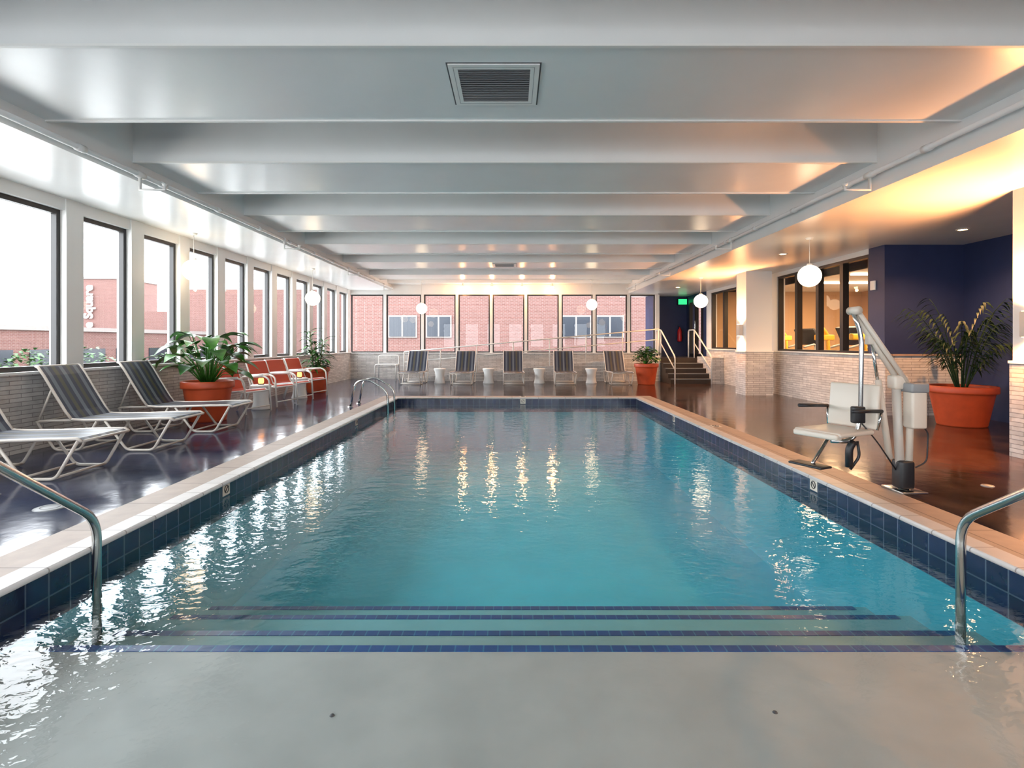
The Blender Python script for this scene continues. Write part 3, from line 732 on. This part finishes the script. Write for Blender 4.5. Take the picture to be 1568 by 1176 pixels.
b.box(2.86,2.96,Y-0.09,Y-0.03,0.62,0.76,'black',0.012)
b.tube([(2.90,Y-0.02,0.46),(2.86,Y-0.02,0.40),(2.86,Y-0.02,0.24)],0.03,'black',12,fillet=0.04)
b.tube([(2.93,Y-0.02,0.46),(2.95,Y-0.02,0.33),(2.87,Y-0.02,0.22)],0.012,'black',8,fillet=0.04)
b.tube([(2.97,Y,0.62),(3.12,Y+0.01,0.45),(3.28,Y,0.2)],0.006,'black',6,fillet=0.1)
b.obj('pool_lift_chair')

# ------------------------------------------------------------------ outside world
b=B(); b.box(-120,60,-60,140,-6.2,-6.0,'ground'); b.obj('ground_outside')
b=B(); b.box(-22,-6.02,-24,29,-1.4,-1.2,'bounce'); b.box(-6.02,10,21.0,29,-1.4,-1.2,'bounce'); b.box(-6.02,24,-24,-4.3,-1.4,-1.2,'bounce'); b.obj('bounce_slabs_outside')  # unseen slabs added to bounce daylight up onto the beam undersides
b=B(); b.box(-9.0,26,30,44,-6,18,'brick')
for (x0,x1) in ((-6.77,-5.33),(-4.68,-3.42),(2.77,4.3),(4.7,6.1)):
    b.box(x0-0.08,x1+0.08,29.92,30.02,1.55,2.78,'lime'); b.box(x0,x1,29.88,29.92,1.62,2.70,'winblue'); b.box((x0+x1)/2-0.04,(x0+x1)/2+0.04,29.86,29.88,1.62,2.70,'lime')
b.obj('brick_building')
b=B(); b.box(-60,-26,-10,49,-6,2.1,'brick'); b.box(-60,-25.9,-10.1,49.1,1.95,2.2,'lime')
for j in range(17):
    y=-6+j*3.2; b.box(-26.02,-25.95,y,y+2.2,-0.8,0.9,'winblue')
b.obj('brick_building_low')
b=B(); b.box(-47.9,-43.2,60,66,-6,8.5,'brick'); b.box(-48.0,-43.1,59.9,66.1,8.3,8.6,'lime'); b.obj('brick_sign_tower')
tc=bpy.data.curves.new('building_sign','FONT'); tc.body='nce Square'; tc.size=1.35; tc.extrude=0.05; tc.offset=0.03; tc.materials.append(M['white'])
to=bpy.data.objects.new('building_sign',tc); to.location=(-46.3,59.8,1.6); to.rotation_euler=(math.pi/2,-math.pi/2,0); scene.collection.objects.link(to)
b=B(); b.box(-30,-14.5,50,58,-6,6.2,'brick'); b.box(-40,-36,56,60,-6,4.5,'brick'); b.obj('brick_building_distant')
random.seed(4)
for (x,y,s_) in ((-24,27,1.3),(-23.5,30,1.4),(-22,36,1.6),(5.3,26,1.0),(3.6,27,0.9)):
    b=B()
    for j in range(260):
        d=Vector((random.gauss(0,1),random.gauss(0,1),random.gauss(0,1))).normalized()*s_*random.uniform(0.6,1)
        b.leaf((x+d.x,y+d.y,-0.1+d.z*0.9),random.uniform(0,6.28),0.35,0.2,random.uniform(-0.1,0.2),0.1,'tree',n=3)
    b.tube([(x,y,-6),(x,y,-0.4)],0.12,'stem',8)
    b.obj('tree_outside')

# ------------------------------------------------------------------ world + portals
w=bpy.data.worlds.new('overcast_sky'); scene.world=w; w.use_nodes=True
bg=w.node_tree.nodes['Background']; bg.inputs['Color'].default_value=(0.92,0.96,1.0,1); bg.inputs['Strength'].default_value=12.0
def portal(loc,rot,sx,sy):
    l=bpy.data.lights.new('daylight_portal','AREA'); l.shape='RECTANGLE'; l.size=sx; l.size_y=sy; l.cycles.is_portal=True
    o=bpy.data.objects.new('daylight_portal',l); o.location=loc; o.rotation_euler=rot; scene.collection.objects.link(o)
portal((XL-0.3,(YB+YF)/2,1.96),(0,-math.pi/2,0),2.1,YF-YB)
portal((-0.3,YF+0.35,1.96),(-math.pi/2,0,0),10.8,2.1)
portal((1.1,YB-0.3,1.85),(math.pi/2,0,0),13.6,1.9)

# ------------------------------------------------------------------ camera
cd=bpy.data.cameras.new('camera'); cd.sensor_width=36; cd.lens=830/1568*36; cd.shift_y=-0.0408; cd.clip_start=0.05; cd.clip_end=500
co=bpy.data.objects.new('camera',cd); co.location=(0,0,1.3); co.rotation_euler=(math.pi/2,0,0); scene.collection.objects.link(co)
scene.camera=co
